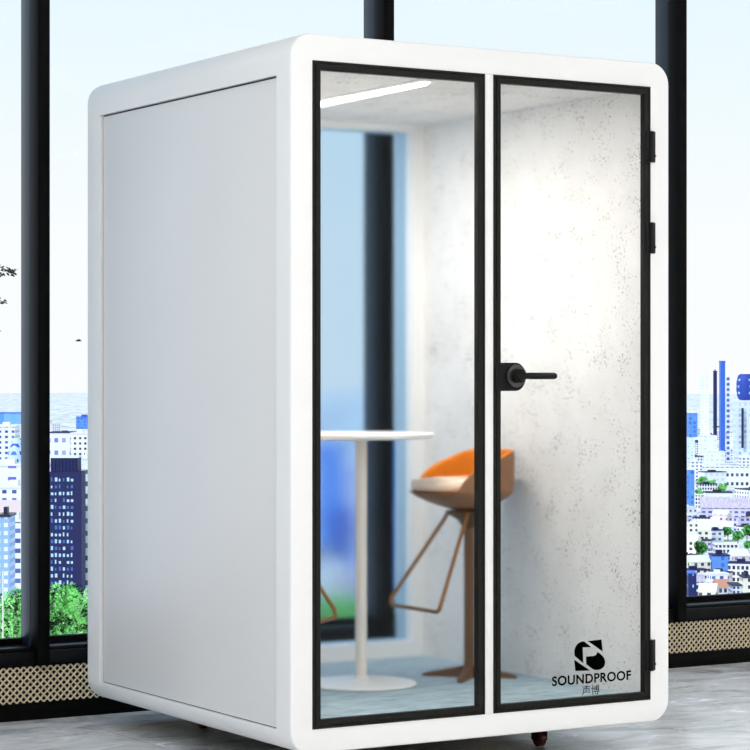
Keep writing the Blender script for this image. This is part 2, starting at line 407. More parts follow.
def text(name, body, x0, x1, z0, z1, label, bold=0.0):
    cu = bpy.data.curves.new(name, 'FONT'); cu.body = body; cu.size = 1; cu.extrude = .001; cu.offset = bold; cu.space_character = 1.08
    o = bpy.data.objects.new(name, cu); C.objects.link(o); bpy.context.view_layer.update()
    me = bpy.data.meshes.new_from_object(o.evaluated_get(bpy.context.evaluated_depsgraph_get())); bpy.data.objects.remove(o)
    xs = [v.co.x for v in me.vertices]; ys = [v.co.y for v in me.vertices]
    a, b, c, d = min(xs), max(xs), min(ys), max(ys)
    for v in me.vertices:
        v.co = Vector((x0 + (v.co.x-a)/(b-a)*(x1-x0), YG - .0002 - v.co.z*.2, z0 + (v.co.y-c)/(d-c)*(z1-z0)))
    me.materials.clear(); me.materials.append(ink)
    bm = bmesh.new(); bm.from_mesh(me); bmesh.ops.recalc_face_normals(bm, faces=bm.faces)
    return part(name, bm, ink, False, label, parent=door)
a = pz(552, 685); b = pz(631, 682); t1 = pz(552, 674); 
text('lettering', 'SOUNDPROOF', a[0], b[0], .2510, .2845, 'black word SOUNDPROOF on the glass', .026)
a = pz(582, 694); b = pz(599.5, 685)
text('small_lettering', '声博', a[0], b[0], .2110, .2440, 'two small black characters below the word', .0)
# swivel casters
for (x, y) in ((.36, .28), (1.16, .28), (.33, 1.27), (1.16, 1.27)):
    bm = B(); box(bm, x-.03, x+.03, y-.03, y+.03, .0895, .0953, .002); tube(bm, [(x, y, .0893), (x, y, .0662)], .012, 12)
    box(bm, x-.020, x-.015, y-.022, y+.022, .022, .066, .001); box(bm, x+.015, x+.020, y-.022, y+.022, .022, .066, .001); box(bm, x-.0149, x+.0149, y-.022, y+.022, .060, .066)
    cst = part('caster', bm, hard)
    bm = B(); tube(bm, [(x-.0135, y, .0292), (x-.011, y, .0292), (x+.011, y, .0292), (x+.0135, y, .0292)], [.024, .029, .029, .024], 24)
    part('wheel', bm, casterred, parent=cst, label='dark red wheel')

# ------------------------------------------------------------------ table
TX, TY, FLZ = .748, .822, .184
t = thing('bar_table', 'tall round white pedestal table standing inside the glass booth', 'table', (TX, TY, FLZ))
bm = B(); lathe(bm, [(0, .896), (.245, .896), (.262, .900), (.267, .907), (.2665, .914), (.262, .9175), (0, .9175)], 72); obj('tabletop', bm, tablew, t, True)
bm = B(); tube(bm, [(0, 0, .012), (0, 0, .885), (0, 0, .8955)], [.021, .021, .045], 24); obj('pedestal_post', bm, tablepost, t, True)
bm = B(); lathe(bm, [(0, 0), (.196, 0), (.203, .004), (.200, .009), (.12, .017), (.03, .024), (.022, .034), (0, .034)], 72); obj('pedestal_base', bm, tablew, t, True)

# ------------------------------------------------------------------ bar stools (facing -X in local space)
def stool(name, loc, rz, label):
    t = thing(name, label, 'bar stool', loc, rz, 'bar stools inside the booth')
    zs = .700  # height of the seat rim above the carpet
    n = 48
    def rim(th):  # th=0 front (-X); outline of the bucket
        c, s = math.cos(th), math.sin(th)
        rx = .230 if c > 0 else .150
        return (-rx*math.copysign(abs(c)**.85, c), .178*math.copysign(abs(s)**.85, s))
    def hgt(th):
        a = abs(((th + PI) % (2*PI)) - PI)  # 0 front .. PI back
        a0 = R(56)
        if a < a0: return 0
        u = (a - a0)/(PI - a0); return .155*(math.sin(min(1, u*1.5)*PI/2))**.55
    # outer shell
    bm = B(); rings = []
    for f_, z in ((0.02, -.080), (.30, -.074), (.58, -.054), (.83, -.030), (.96, -.014), (1.0, -.004)):
        rings.append([bm.verts.new((rim(2*PI*k/n)[0]*f_, rim(2*PI*k/n)[1]*f_, zs+z)) for k in range(n)])
    tops = []
    for u in (.35, .7, 1.0):
        tops.append([(rim(2*PI*k/n)[0]*(1+.10*u*(hgt(2*PI*k/n)/.155)), rim(2*PI*k/n)[1]*(1-.10*u*(hgt(2*PI*k/n)/.155)), zs-.004+hgt(2*PI*k/n)*u) for k in range(n)])
    for tp in tops: rings.append([bm.verts.new(q) for q in tp])
    inn = []
    for u, th_ in ((1.0, .018), (.7, .022), (.35, .024), (0, .024)):
        ring = []
        for k in range(n):
            x, y = rim(2*PI*k/n); h = hgt(2*PI*k/n); x *= 1+.10*u*(h/.155); y *= 1-.10*u*(h/.155); L = math.hypot(x, y)
            ring.append(bm.verts.new((x*(1-th_/L), y*(1-th_/L), zs-.003+h*u)))
        inn.append(ring)
    for i, (a, b) in enumerate(zip(rings + inn, (rings + inn)[1:])):
        for k in range(n):
            f = bm.faces.new((a[k], a[(k+1)%n], b[(k+1)%n], b[k])); f.material_index = 1 if i >= len(rings)-1 else 0
    bm.faces.new(rings[0][::-1]); bm.faces.new(inn[-1])
    o = obj('seat_shell', bm, [brownm, orange], t, 'all', 'brown bucket shell with orange inside')
    md = o.modifiers.new('s', 'SUBSURF'); md.levels = 1; md.render_levels = 1
    # cushion
    bm = B(); rr_ = []
    for f_, z in ((.86, .000), (.965, .002), (.985, .022), (.95, .038), (.6, .046), (.3, .044), (.02, .043)):
        g_ = [.86 + .14*max(0, math.cos(2*PI*k/n))**.7 for k in range(n)]
        rr_.append([bm.verts.new((rim(2*PI*k/n)[0]*f_*g_[k], rim(2*PI*k/n)[1]*f_*g_[k], zs+z)) for k in range(n)])
    for a, b in zip(rr_, rr_[1:]):
        for k in range(n): bm.faces.new((a[k], a[(k+1)%n], b[(k+1)%n], b[k]))
    bm.faces.new(rr_[0][::-1]); bm.faces.new(rr_[-1])
    obj('seat_cushion', bm, peach, t, 'all', 'leather cushion with reflected light in its pale tan colour')
    bm = B(); lathe(bm, [(0, zs-.070), (.090, zs-.078), (.080, zs-.092), (.045, zs-.112), (.027, zs-.140), (0, zs-.140)], 24); obj('swivel_hub', bm, darkbronze, t, True)
    bm = B(); tube(bm, [(0, 0, .024), (0, 0, zs-.139)], .0205, 20); obj('post', bm, stoolbase, t, True)
    # cross foot
    for k in range(4):
        a = R(45 + 90*k); d = Vector((math.cos(a), math.sin(a), 0)); s = Vector((-d.y, d.x, 0)); bm = B(); prev = []
        for r_, w, z in ((.012, .018, .046), (.06, .017, .034), (.165, .012, .014), (.18, .009, .008)):
            prev.append([bm.verts.new(d*r_ + s*w), bm.verts.new(d*r_ - s*w), bm.verts.new(d*r_ - s*w + Vector((0,0,z))), bm.verts.new(d*r_ + s*w + Vector((0,0,z)))])
        for q, w_ in zip(prev, prev[1:]):
            for j in range(4): bm.faces.new((q[j], q[(j+1)%4], w_[(j+1)%4], w_[j]))
        bm.faces.new(prev[0]); bm.faces.new(prev[-1][::-1]); obj('foot', bm, stoolbase, t)
    # footrest loop
    zb, xb, hb = .268, -.240, .178
    P = [(-.050, hb*.36, zs-.080), (-.064, hb*.40, zs-.11), (xb+.006, hb*.95, zb+.03), (xb, hb*.93, zb+.008), (xb-.001, hb*.86, zb), (xb-.001, -hb*.86, zb), (xb, -hb*.93, zb+.008), (xb+.006, -hb*.95, zb+.03), (-.064, -hb*.40, zs-.11), (-.050, -hb*.36, zs-.080)]
    bm = B(); tube(bm, P, .0078, 12); obj('footrest_loop', bm, bronze, t, True)
    return t
stool('bar_stool', (1.205, .800, FLZ), 0, 'orange leather bucket bar stool with bronze legs, right of the white table')
stool('bar_stool', (.278, .765, FLZ), R(128), 'bar stool left of the table, only its bronze footrest corner showing')

# ------------------------------------------------------------------ outdoors
GZ = -110.0
def facade(name, wall, win, fx, fz, wx=.5, wz=.5, lit=None, rough=.6, gx=0):
    m = mat(name, wall, rough); n, l, b = nodes(m)
    tc = n.new('ShaderNodeTexCoord'); sp = n.new('ShaderNodeSeparateXYZ'); l.new(tc.outputs['Object'], sp.inputs[0])
    def mth(op, a, b_=None, c=None):
        q = n.new('ShaderNodeMath'); q.operation = op
        for i, v in enumerate((a, b_, c)):
            if v is None: continue
            if isinstance(v, (int, float)): q.inputs[i].default_value = v
            else: l.new(v, q.inputs[i])
        return q.outputs[0]
    h = mth('DIVIDE', mth('ADD', sp.outputs[0], sp.outputs[1]), fx); v = mth('DIVIDE', sp.outputs[2], fz)
    mh = mth('LESS_THAN', mth('FRACT', h), wx); mv = mth('LESS_THAN', mth('FRACT', v), wz)
    ge = n.new('ShaderNodeNewGeometry'); sn = n.new('ShaderNodeSeparateXYZ'); l.new(ge.outputs['Normal'], sn.inputs[0])
    side = mth('LESS_THAN', mth('ABSOLUTE', sn.outputs[2]), .5)
    mask = mth('MULTIPLY', mth('MULTIPLY', mh, mv), side)
    cb = n.new('ShaderNodeCombineXYZ'); l.new(mth('FLOOR', h), cb.inputs[0]); l.new(mth('FLOOR', v), cb.inputs[1])
    wn = n.new('ShaderNodeTexWhiteNoise'); l.new(cb.outputs[0], wn.inputs[0])
    mw = n.new('ShaderNodeMix'); mw.data_type = 'RGBA'; mw.inputs['A'].default_value = (*win, 1); mw.inputs['B'].default_value = (*(lit or tuple(min(1, c*2+.1) for c in win)), 1)
    l.new(mth('MULTIPLY', wn.outputs['Value'], wn.outputs['Value']), mw.inputs['Factor'])
    mx = n.new('ShaderNodeMix'); mx.data_type = 'RGBA'; mx.inputs['A'].default_value = (*wall, 1)
    l.new(mask, mx.inputs['Factor']); l.new(mw.outputs['Result'], mx.inputs['B']); l.new(mx.outputs['Result'], b.inputs['Base Color'])
    return m
f_white = facade('white_concrete_facade', (.85, .85, .86), (.03, .06, .24), 4.2, 3.4, .45, .45)
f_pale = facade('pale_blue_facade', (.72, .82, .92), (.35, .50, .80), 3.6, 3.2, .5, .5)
f_cream = facade('cream_facade', (.86, .82, .68), (.012, .012, .05), 4.0, 3.4, .45, .5)
f_lilac = facade('lilac_facade', (.66, .62, .78), (.05, .06, .25), 5, 3.6, .55, .5)
f_pink = facade('pink_facade', (.80, .66, .64), (.06, .07, .22), 4.6, 3.6, .4, .4)
f_far = facade('haze_whitened_facade', (.88, .90, .93), (.62, .74, .92), 6, 5, .5, .45)  # haze put into the colour: whitened walls, faint windows
f_blue = facade('blue_glass_facade', (.10, .30, .78), (.04, .12, .5), 4, 4, .5, .6)
f_mint = facade('mint_white_facade', (.74, .90, .88), (.03, .08, .10), 5.5, 6.2, .3, .4)
navy = mat('navy_facade', (.006, .010, .085), .7)
navywin = mat('pale_window', (.50, .72, .95), .4)
navydim = mat('dim_window', (.06, .14, .45), .4)
bluesolid = mat('blue_cladding', (.03, .14, .62), .5)
darkwin = mat('dark_window', (.012, .012, .05), .4)
roofl = mat('lilac_metal_roof', (.56, .48, .60), .6); noise_mix(roofl, (.50, .42, .55), (.66, .60, .70), .35, .4, .6, 2, stretch=((3, .1, 1), (0, 0, 0)))
roofw = mat('pale_roof', (.84, .83, .82), .8)
roofr = mat('terracotta_roof', (.62, .30, .20), .8)
leafm = mat('bright_leaves_painted_shade', (.06, .45, .03), .6); noise_mix(leafm, (.001, .025, .001), (.45, 1.0, .35), 5, .42, .51, 3)  # bright highlights and near-black crevice shade put into the leaf colour
leafd = mat('dark_leaves_painted_shade', (.02, .16, .02), .7); noise_mix(leafd, (.002, .015, .004), (.20, .85, .14), 5, .47, .57, 3)  # same painted highlights and shade, with more of the dark
twigm = mat('dark_twig', (.02, .018, .015), .8)
leafk = mat('dark_leaf', (.018, .022, .014), .7)
barkm = mat('bark', (.12, .08, .05), .9)
groundm = mat('city_ground', (.7, .7, .68), .9); 
_n, _l, _b = nodes(groundm)
_tc = _n.new('ShaderNodeTexCoord'); _v = _n.new('ShaderNodeTexVoronoi'); _v.inputs['Scale'].default_value = .045; _v.distance = 'CHEBYCHEV'; _v.inputs['Randomness'].default_value = .75
_l.new(_tc.outputs['Object'], _v.inputs['Vector'])
_s = _n.new('ShaderNodeSeparateColor'); _l.new(_v.outputs['Color'], _s.inputs[0])
_c = _n.new('ShaderNodeValToRGB'); _c.color_ramp.interpolation = 'CONSTANT'; _e = _c.color_ramp.elements
_e[0].position = 0; _e[0].color = (.84, .83, .82, 1); _e[1].position = .35; _e[1].color = (.70, .72, .76, 1)
for _p, _k in ((.55, (.86, .80, .72)), (.68, (.62, .54, .52)), (.78, (.30, .42, .24)), (.86, (.88, .88, .9)), (.95, (.36, .44, .62))):
    _x = _e.new(_p); _x.color = (*_k, 1)
_l.new(_s.outputs[0], _c.inputs[0]); _l.new(_c.outputs[0], _b.inputs['Base Color'])
bm = B(); box(bm, -9000, 9000, 60, 14000, GZ-20, GZ); tag(obj('ground', bm, groundm), 'pale hazy city ground far below the windows', kind='structure')

def ang(px): return -YAW
def building(name, px, w, ytop, dist, depth, m, label, roof=roofw, rz=None, group=None, ybot=None, parapet=True, cat='building'):
    """w = width in metres"""
    p = at(px, 375.5, dist); top = at(px, ytop, dist).z
    base = GZ if ybot is None else at(px, ybot, dist).z
    h = top - base
    t = thing(name, label, cat, (p.x, p.y, base), -YAW if rz is None else rz, group)
    bm = B(); box(bm, -w/2, w/2, 0, depth, 0, h); obj('wall', bm, m, t)
    bm = B(); k = max(.4, w*.012)
    box(bm, -w/2-k, w/2+k, -k, depth+k, h+.02, h+max(.6, h*.012))
    if parapet: box(bm, -w*.2, w*.15, depth*.3, depth*.6, h+max(.6, h*.012)+.01, h+max(3, h*.03))
    obj('roof', bm, roof, t)
    return t
def wpx(n, dist): return n*dist/F
# --- right-hand view
building('office_tower', 693.5, wpx(8, 2200), 413, 2200, 20, f_blue, 'small mid-blue block low at the left edge of the right window', ybot=437)
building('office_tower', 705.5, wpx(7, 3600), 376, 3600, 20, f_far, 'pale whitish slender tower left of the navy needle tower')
building('office_tower', 715.5, wpx(3, 3200), 372, 3200, 8, navy, 'thin navy needle tower left of the bright blue tower', roof=navy)
building('office_tower', 723, wpx(4.5, 3000), 362, 3000, 14, bluesolid, 'tallest bright blue slender tower in the right window', roof=bluesolid, parapet=False)
building('office_tower', 728.5, wpx(2.2, 3100), 377, 3100, 8, facade('banded_facade', (.65, .72, .85), (.03, .06, .3), 40, 7, 1.0, .5), 'hair-thin banded tower right of the bright blue tower', parapet=False)
building('office_tower', 744, wpx(15, 2600), 402, 2600, 27, facade('pale_strip_facade', (.72, .80, .90), (.3, .42, .75), 6, 6, .5, .5), 'pale block with dark vertical strip under the navy rounded top', parapet=False)
t = thing('rounded_building', 'navy rounded rooftop pavilion above the pale block at right edge', 'building', tuple(at(745, 400.5, 2613)))
bm = B(); rr2 = []
for i in range(9):
    a = R(-75 + 150*i/8); rr2.append((9.7*math.cos(a)**.4, 14.9 + 14.5*math.sin(a)/math.sin(R(75))))
lathe(bm, [(0, .2)] + rr2 + [(0, 29.4)], 28); obj('drum', bm, facade('navy_round_facade', (.02, .06, .42), (.25, .50, .9), 5.5, 7.2, .4, .35), t, True)
for px, y0_, y1_, dd in ((742.5, 408, 448, 2597), (734.5, 408, 470, 2700), ):
    p = at(px, y1_, dd); t = thing('vertical_sign', 'dark vertical strip on the pale block at right' if px > 740 else 'short dark roof tank tower beside the pale block', 'sign' if px > 740 else 'tower', tuple(p), -YAW)
    bm = B(); h = (y1_-y0_)*dd/F; w = 2.2*dd/F; box(bm, -w/2, w/2, -1, .4, 0, h, .1); obj('strip', bm, darkwin if px > 740 else bluesolid, t)
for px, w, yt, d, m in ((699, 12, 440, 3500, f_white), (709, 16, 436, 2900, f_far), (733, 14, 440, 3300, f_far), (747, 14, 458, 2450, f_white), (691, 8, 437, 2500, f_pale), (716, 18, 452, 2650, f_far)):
    building('city_building', px, wpx(w, d), yt, d, 25, m, 'distant pale building among the skyline blocks', group='distant pale blocks')
def gd(py): return -GZ*F/(py-375.5)
# long hall with lilac roof
def hall(px, w, ye, yr, ybot, dist, depth, m, rm, label, rz=None):
    p = at(px, 375.5, dist); b = at(px, ybot, dist).z; e = at(px, ye, dist).z - b; rdg = at(px, yr, dist+depth/2).z - b
    t = thing('gabled_house', label, 'house', (p.x, p.y, b), -YAW if rz is None else rz)
    bm = B(); box(bm, -w/2, w/2, 0, depth, 0, e); obj('wall', bm, m, t)
    bm = B(); k = w*.02
    v = [bm.verts.new(q) for q in ((-w/2-k, -k, e), (w/2+k, -k, e), (w/2+k, depth+k, e), (-w/2-k, depth+k, e), (-w/2-k, depth/2, rdg), (w/2+k, depth/2, rdg))]
    for q in ((0,1,5,4), (2,3,4,5), (0,4,3), (1,2,5), (3,2,1,0)): bm.faces.new([v[i] for i in q])
    obj('roof', bm, rm, t); return t
def rhall(px, w, ye, yr, yb, m, rm, label, rz=0, dep=.8):
    d = gd(yb); return hall(px, wpx(w, d), ye, yr, yb, d, max(8, wpx(w, d)*dep), m, rm, label, rz=-YAW+rz)
f_terr = facade('terrace_facade', (.84, .86, .88), (.02, .03, .10), 5.0, 9.0, .55, .35)
f_dark = facade('dark_windowed_facade', (.80, .80, .86), (.005, .006, .035), 2.4, 3.2, .6, .62)
darkroof = mat('dark_slate_roof', (.02, .02, .05), .7)
def rb_(px, w, yt, yb, m, label, roof=roofw, dep=14, par=True):
    d = gd(yb); return building('city_building', px, wpx(w, d), yt, d, dep, m, label, roof=roof, parapet=par)
rb_(726, 52, 467, 484, f_terr, 'long pale terrace with rows of dark dots in front of the skyline towers', par=False)
rb_(696, 12, 462, 486, f_white, 'white block left of the long pale terrace')
rhall(728, 54, 508, 497, 518, f_lilac, roofl, 'long hall with lilac metal roof in the right window', -.12, .25)
rb_(691, 7, 470, 512, f_blue, 'narrow blue-windowed block against the right mullion')
rhall(705, 12, 530, 519, 545, f_cream, roofw, 'small white gabled house left of the dark trees')
rhall(716, 9, 527, 517, 540, f_white, roofw, 'steep white gabled house in front of the lilac hall')
rb_(727, 22, 545, 556, f_dark, 'pale row house with a line of dark windows below the dark trees', par=False)
rb_(721, 17, 556, 572, f_blue, 'low blue-glazed block among the houses at right', roof=navy)
rhall(701, 22, 562, 555, 572, f_cream, roofw, 'broad cream-walled house with pale roof beside the right mullion', .3)
rhall(742, 18, 556, 549, 566, f_pink, roofw, 'pinkish low house under the dark hedge at right edge', .3)
rb_(692.5, 8, 574, 608, facade('navy_lit_facade', (.008, .015, .12), (.3, .5, .9), 2.6, 5.5, .25, .25), 'narrow navy block at the lower left corner of the right window', roof=bluesolid, par=False)
rhall(707, 18, 592, 583, 611, f_cream, roofw, 'cream house with pale roof at bottom of the right window', -.3)
rb_(737, 9, 586, 612, facade('grid_facade', (.70, .74, .88), (.01, .01, .06), 1.9, 2.0, .6, .6), 'small block with a grid of dark windows at bottom of the right window', roof=darkroof, par=False)
rhall(724, 15, 588, 579, 606, f_dark, roofr, 'house with terracotta roof and dark windows at bottom of the right window', .2)
rb_(748, 9, 578, 600, f_cream, 'cream block at the bottom right edge of the photograph', roof=darkroof)
# --- left-hand view
t = thing('apartment_tower', 'navy apartment tower with rows of pale windows beside the left mullion', 'building', (0, 0, 0))
dist = 1150; p = at(50.5, 375.5, dist); top = at(60, 472, dist).z; t.location = (p.x, p.y, GZ); t.rotation_euler.z = -YAW
Wt = 29*dist/F; H = top - GZ
bm = B(); box(bm, -Wt/2-1.0, Wt/2+1.0, 0, 16, 0, H); t.location = tuple(Vector(t.location) + RIGHT*Wt/2 + Vector((0,0,0))); obj('wall', bm, navy, t)
bm = B(); hc = 14*dist/F; box(bm, -Wt/2, Wt/2-1, .5, 15, H, H+hc)
for k in range(8): box(bm, -Wt/2+.1+k*1.7, -Wt/2+.6+k*1.7, .1, .5, H, H+hc)
obj('crown', bm, navy, t)
bm = B(); box(bm, -Wt/2-.2, Wt/2-.6, .2, 15.2, H+hc, H+hc+.8); obj('crown_cap', bm, f_mint, t)
for j in range(16):
    for k in range(6):
        if (j*7+k*3) % 11 == 5: continue
        z = H - 4.6 - j*3.35; x = -Wt/2 + .2 + k*1.95
        bm = B(); hh = random.choice((1.3, 1.9, 1.6)); ww = random.choice((.7, 1.0, 1.2)); box(bm, x, x+ww, -.12, .02, z, z+hh); obj('window', bm, navywin if (j*5+k*k) % 3 else navydim, t)
building('apartment_tower', 85.5, wpx(9, 1180), 470, 1180, 14, f_mint, 'mint-white slab tower just right of the navy apartment tower')
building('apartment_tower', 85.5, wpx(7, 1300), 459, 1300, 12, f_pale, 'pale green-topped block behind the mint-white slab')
building('city_building', 62, wpx(24, 1700), 433, 1700, 20, facade('white_violet_facade', (.86, .86, .90), (.20, .20, .55), 5.5, 9, .5, .35), 'white block with violet windows above the navy tower', roof=navy, parapet=False)
building('city_building', 79, wpx(17, 1650), 434, 1650, 20, facade('white_dotted_facade', (.88, .87, .86), (.02, .02, .05), 3.6, 3.7, .45, .42, lit=(.1, .1, .1)), 'white block with rows of dark dots above the mint slab')
building('city_building', 84, wpx(16, 3000), 417, 3000, 20, f_blue, 'light blue low block near the skyline beside the booth', ybot=429, roof=bluesolid)
building('city_building', 10, wpx(50, 2800), 413, 2800, 30, facade('long_blue_facade', (.22, .46, .88), (.10, .3, .75), 14, 30, .5, .5), 'long light-blue block across the skyline in the left window', ybot=424, roof=bluesolid, parapet=False)
building('city_building', 5, wpx(20, 1500), 427, 1500, 20, f_white, 'white block with blue windows under the long blue block')
t = thing('curved_building', 'curved blue glass building left of the left mullion', 'building', tuple(at(17, 470, 1300)))
bm = B(); prof = [(5.6, -90), (5.6, 0), (5.4, 6), (4.6, 11), (3.2, 15), (1.2, 17.5), (0, 18)]
lathe(bm, [(0, -90)] + prof, 24); obj('body', bm, facade('curved_glass', (.55, .72, .95), (.03, .08, .5), 2.6, 4.2, .5, .5), t, True)
building('city_building', 8, wpx(30, 1150), 466, 1150, 24, facade('white_plain', (.86, .85, .87), (.05, .06, .4), 9, 6, .45, .3), 'broad white block below the curved glass building')
building('city_building', 12, wpx(26, 1000), 488, 1000, 20, f_white, 'white block stepped in front of the broad white block')
hall(10, wpx(30, 880), 512, 500, 520, 880, 20, f_pink, mat('pink_roof', (.78, .62, .60), .8), 'house with a pink roof in the left window')
building('city_building', 4, wpx(11, 760), 517, 760, 12, facade('blue_lattice', (.30, .48, .80), (.80, .88, .98), 2.4, 2.6, .5, .5), 'blue latticed block at the left edge of the photograph', roof=darkwin)
building('city_building', 15, wpx(13, 800), 522, 800, 12, f_white, 'narrow white block right of the blue latticed block')

# --- seen softly through the booth
building('apartment_tower', 343, wpx(24, 900), 512, 900, 14, facade('deep_blue_facade', (.03, .05, .36), (.2, .35, .8), 3, 4, .4, .4), 'deep blue tower seen through the booth left of the table post', roof=bluesolid)
building('city_building', 330, wpx(30, 1500), 440, 1500, 18, f_blue, 'blue block seen through the booth just below the tabletop')
building('city_building', 352, wpx(18, 1250), 462, 1250, 18, f_lilac, 'lilac block seen through the booth beside the table post')
building('city_building', 405, wpx(22, 1400), 436, 1400, 18, f_blue, 'blue block seen through the booth right of the dark mullion')
building('city_building', 410, wpx(20, 900), 520, 900, 18, f_blue, 'lower blue block seen through the booth behind the stool footrest')
building('city_building', 336, wpx(26, 620), 572, 620, 12, f_pink, 'pinkish low block seen through the booth below the deep blue tower', roof=roofw)

# --- trees: a wooded knoll below the left window, single trees further off
def tree_mesh(seed, m, dark=False):
    r_ = random.Random(seed); bm = B()
    blobs = [(0, 0, .62, .30)] + [(r_.uniform(-.26, .26), r_.uniform(-.26, .26), r_.uniform(.34, .88), r_.uniform(.12, .22)) for _ in range(16)]
    for (x, y, z, rad) in blobs:
        for _ in range(int(260*rad/.2)):
            u = r_.uniform(-1, 1); a = r_.uniform(0, 2*PI); s = math.sqrt(1-u*u); rr_ = rad*r_.uniform(.75, 1.08)
            c = Vector((x + s*math.cos(a)*rr_, y + s*math.sin(a)*rr_, z + u*rr_)); q = r_.uniform(.018, .042)
            d1 = Vector((r_.uniform(-1, 1), r_.uniform(-1, 1), r_.uniform(-.6, .6))).normalized(); d2 = d1.orthogonal().normalized()
            bm.faces.new([bm.verts.new(c + d1*q), bm.verts.new(c + d2*q*.6), bm.verts.new(c - d1*q), bm.verts.new(c - d2*q*.6)])
    me = bpy.data.meshes.new('crown'); bm.to_mesh(me); bm.free(); me.materials.append(m); return me
crowns = [tree_mesh(1, leafm), tree_mesh(2, leafd), tree_mesh(3, leafm)]
bm = B(); tube(bm, [(0, 0, 0), (.01, 0, .35), (.02, .01, .6)], [.035, .028, .01], 8)
for a in range(5): tube(bm, [(0, 0, .3+.05*a), (.15*math.cos(a*1.3), .15*math.sin(a*1.3), .5+.06*a)], [.014, .005], 5)
trunk = bpy.data.meshes.new('trunk'); bm.to_mesh(trunk); bm.free(); trunk.materials.append(barkm)
def tree(px, ytop, ybot, dist, k, label, group=None, wide=1.0):
    b = at(px, ybot, dist); h = (ybot-ytop)*dist/F
    t = thing('tree', label, 'tree', tuple(b), random.uniform(0, 6), group)
    for nm_, me in (('crown', crowns[k]), ('trunk', trunk)):
        o = bpy.data.objects.new(nm_, me); C.objects.link(o); o.parent = t; o.scale = (h*wide, h*wide, h)
    return t
KD = 430
def knoll(px0, px1, yt, dist, label):
    a = at(px0, yt, dist); b = at(px1, yt, dist); zt = a.z; bm = B()
    c = (a+b)/2; rx = (b-a).length/2 + 12; prof = [(rx*3.2, 0), (rx*2.0, (zt-GZ)*.45), (rx*1.35, (zt-GZ)*.85), (rx, zt-GZ), (0, zt-GZ+.01)]
    lathe(bm, prof, 32); o = obj('ground', bm, leafd, None, 'all', loc=(c.x, c.y+20, GZ)); tag(o, label, kind='structure')
knoll(0, 90, 655, KD, 'dark wooded hill slope below the left window')
knoll(318, 412, 652, KD, 'dark wooded hill slope seen through the booth')
tree(60, 583, 662, KD-32, 0, 'bright green tree right of the left mullion, below the navy tower', wide=.72)
tree(71, 596, 657, KD-8, 1, 'dark green tree nearest the navy tower base, second from the left mullion', wide=.6)
tree(81, 600, 657, KD-22, 0, 'smaller bright tree beside the booth edge', wide=.8)
tree(90, 590, 657, KD, 0, 'green tree half hidden by the booth back edge', wide=.6)
tree(12, 594, 665, KD-34, 0, 'bright green tree left of the left mullion', wide=.72)
tree(20, 584, 660, KD-4, 1, 'dark green tree hugging the left mullion', wide=.7)
tree(-14, 592, 660, KD+14, 1, 'green tree at the far left edge', wide=.55)
for i, px in enumerate((318, 338, 356, 402, 420)):
    tree(px, 594 + (i*5) % 9, 660, KD-36+(i % 3)*14, (0, 2, 0, 1, 0, 0, 2, 0)[i], 'green tree seen softly through the booth glass', 'trees seen through the booth', .9)
for i, (px, yt, yb) in enumerate(((702, 476, 492), (712, 480, 494), (722, 483, 497), (699, 489, 503), (728, 526, 540), (738, 530, 545), (747, 524, 540), (702, 540, 560), (748, 540, 552))):
    d = -GZ*F/(yb-375.5)
    tree(px, yt, yb, d, (0, 2, 0, 2, 1, 1, 1, 1, 1)[i], 'small green tree between the houses in the right window', 'trees between the houses', .9)
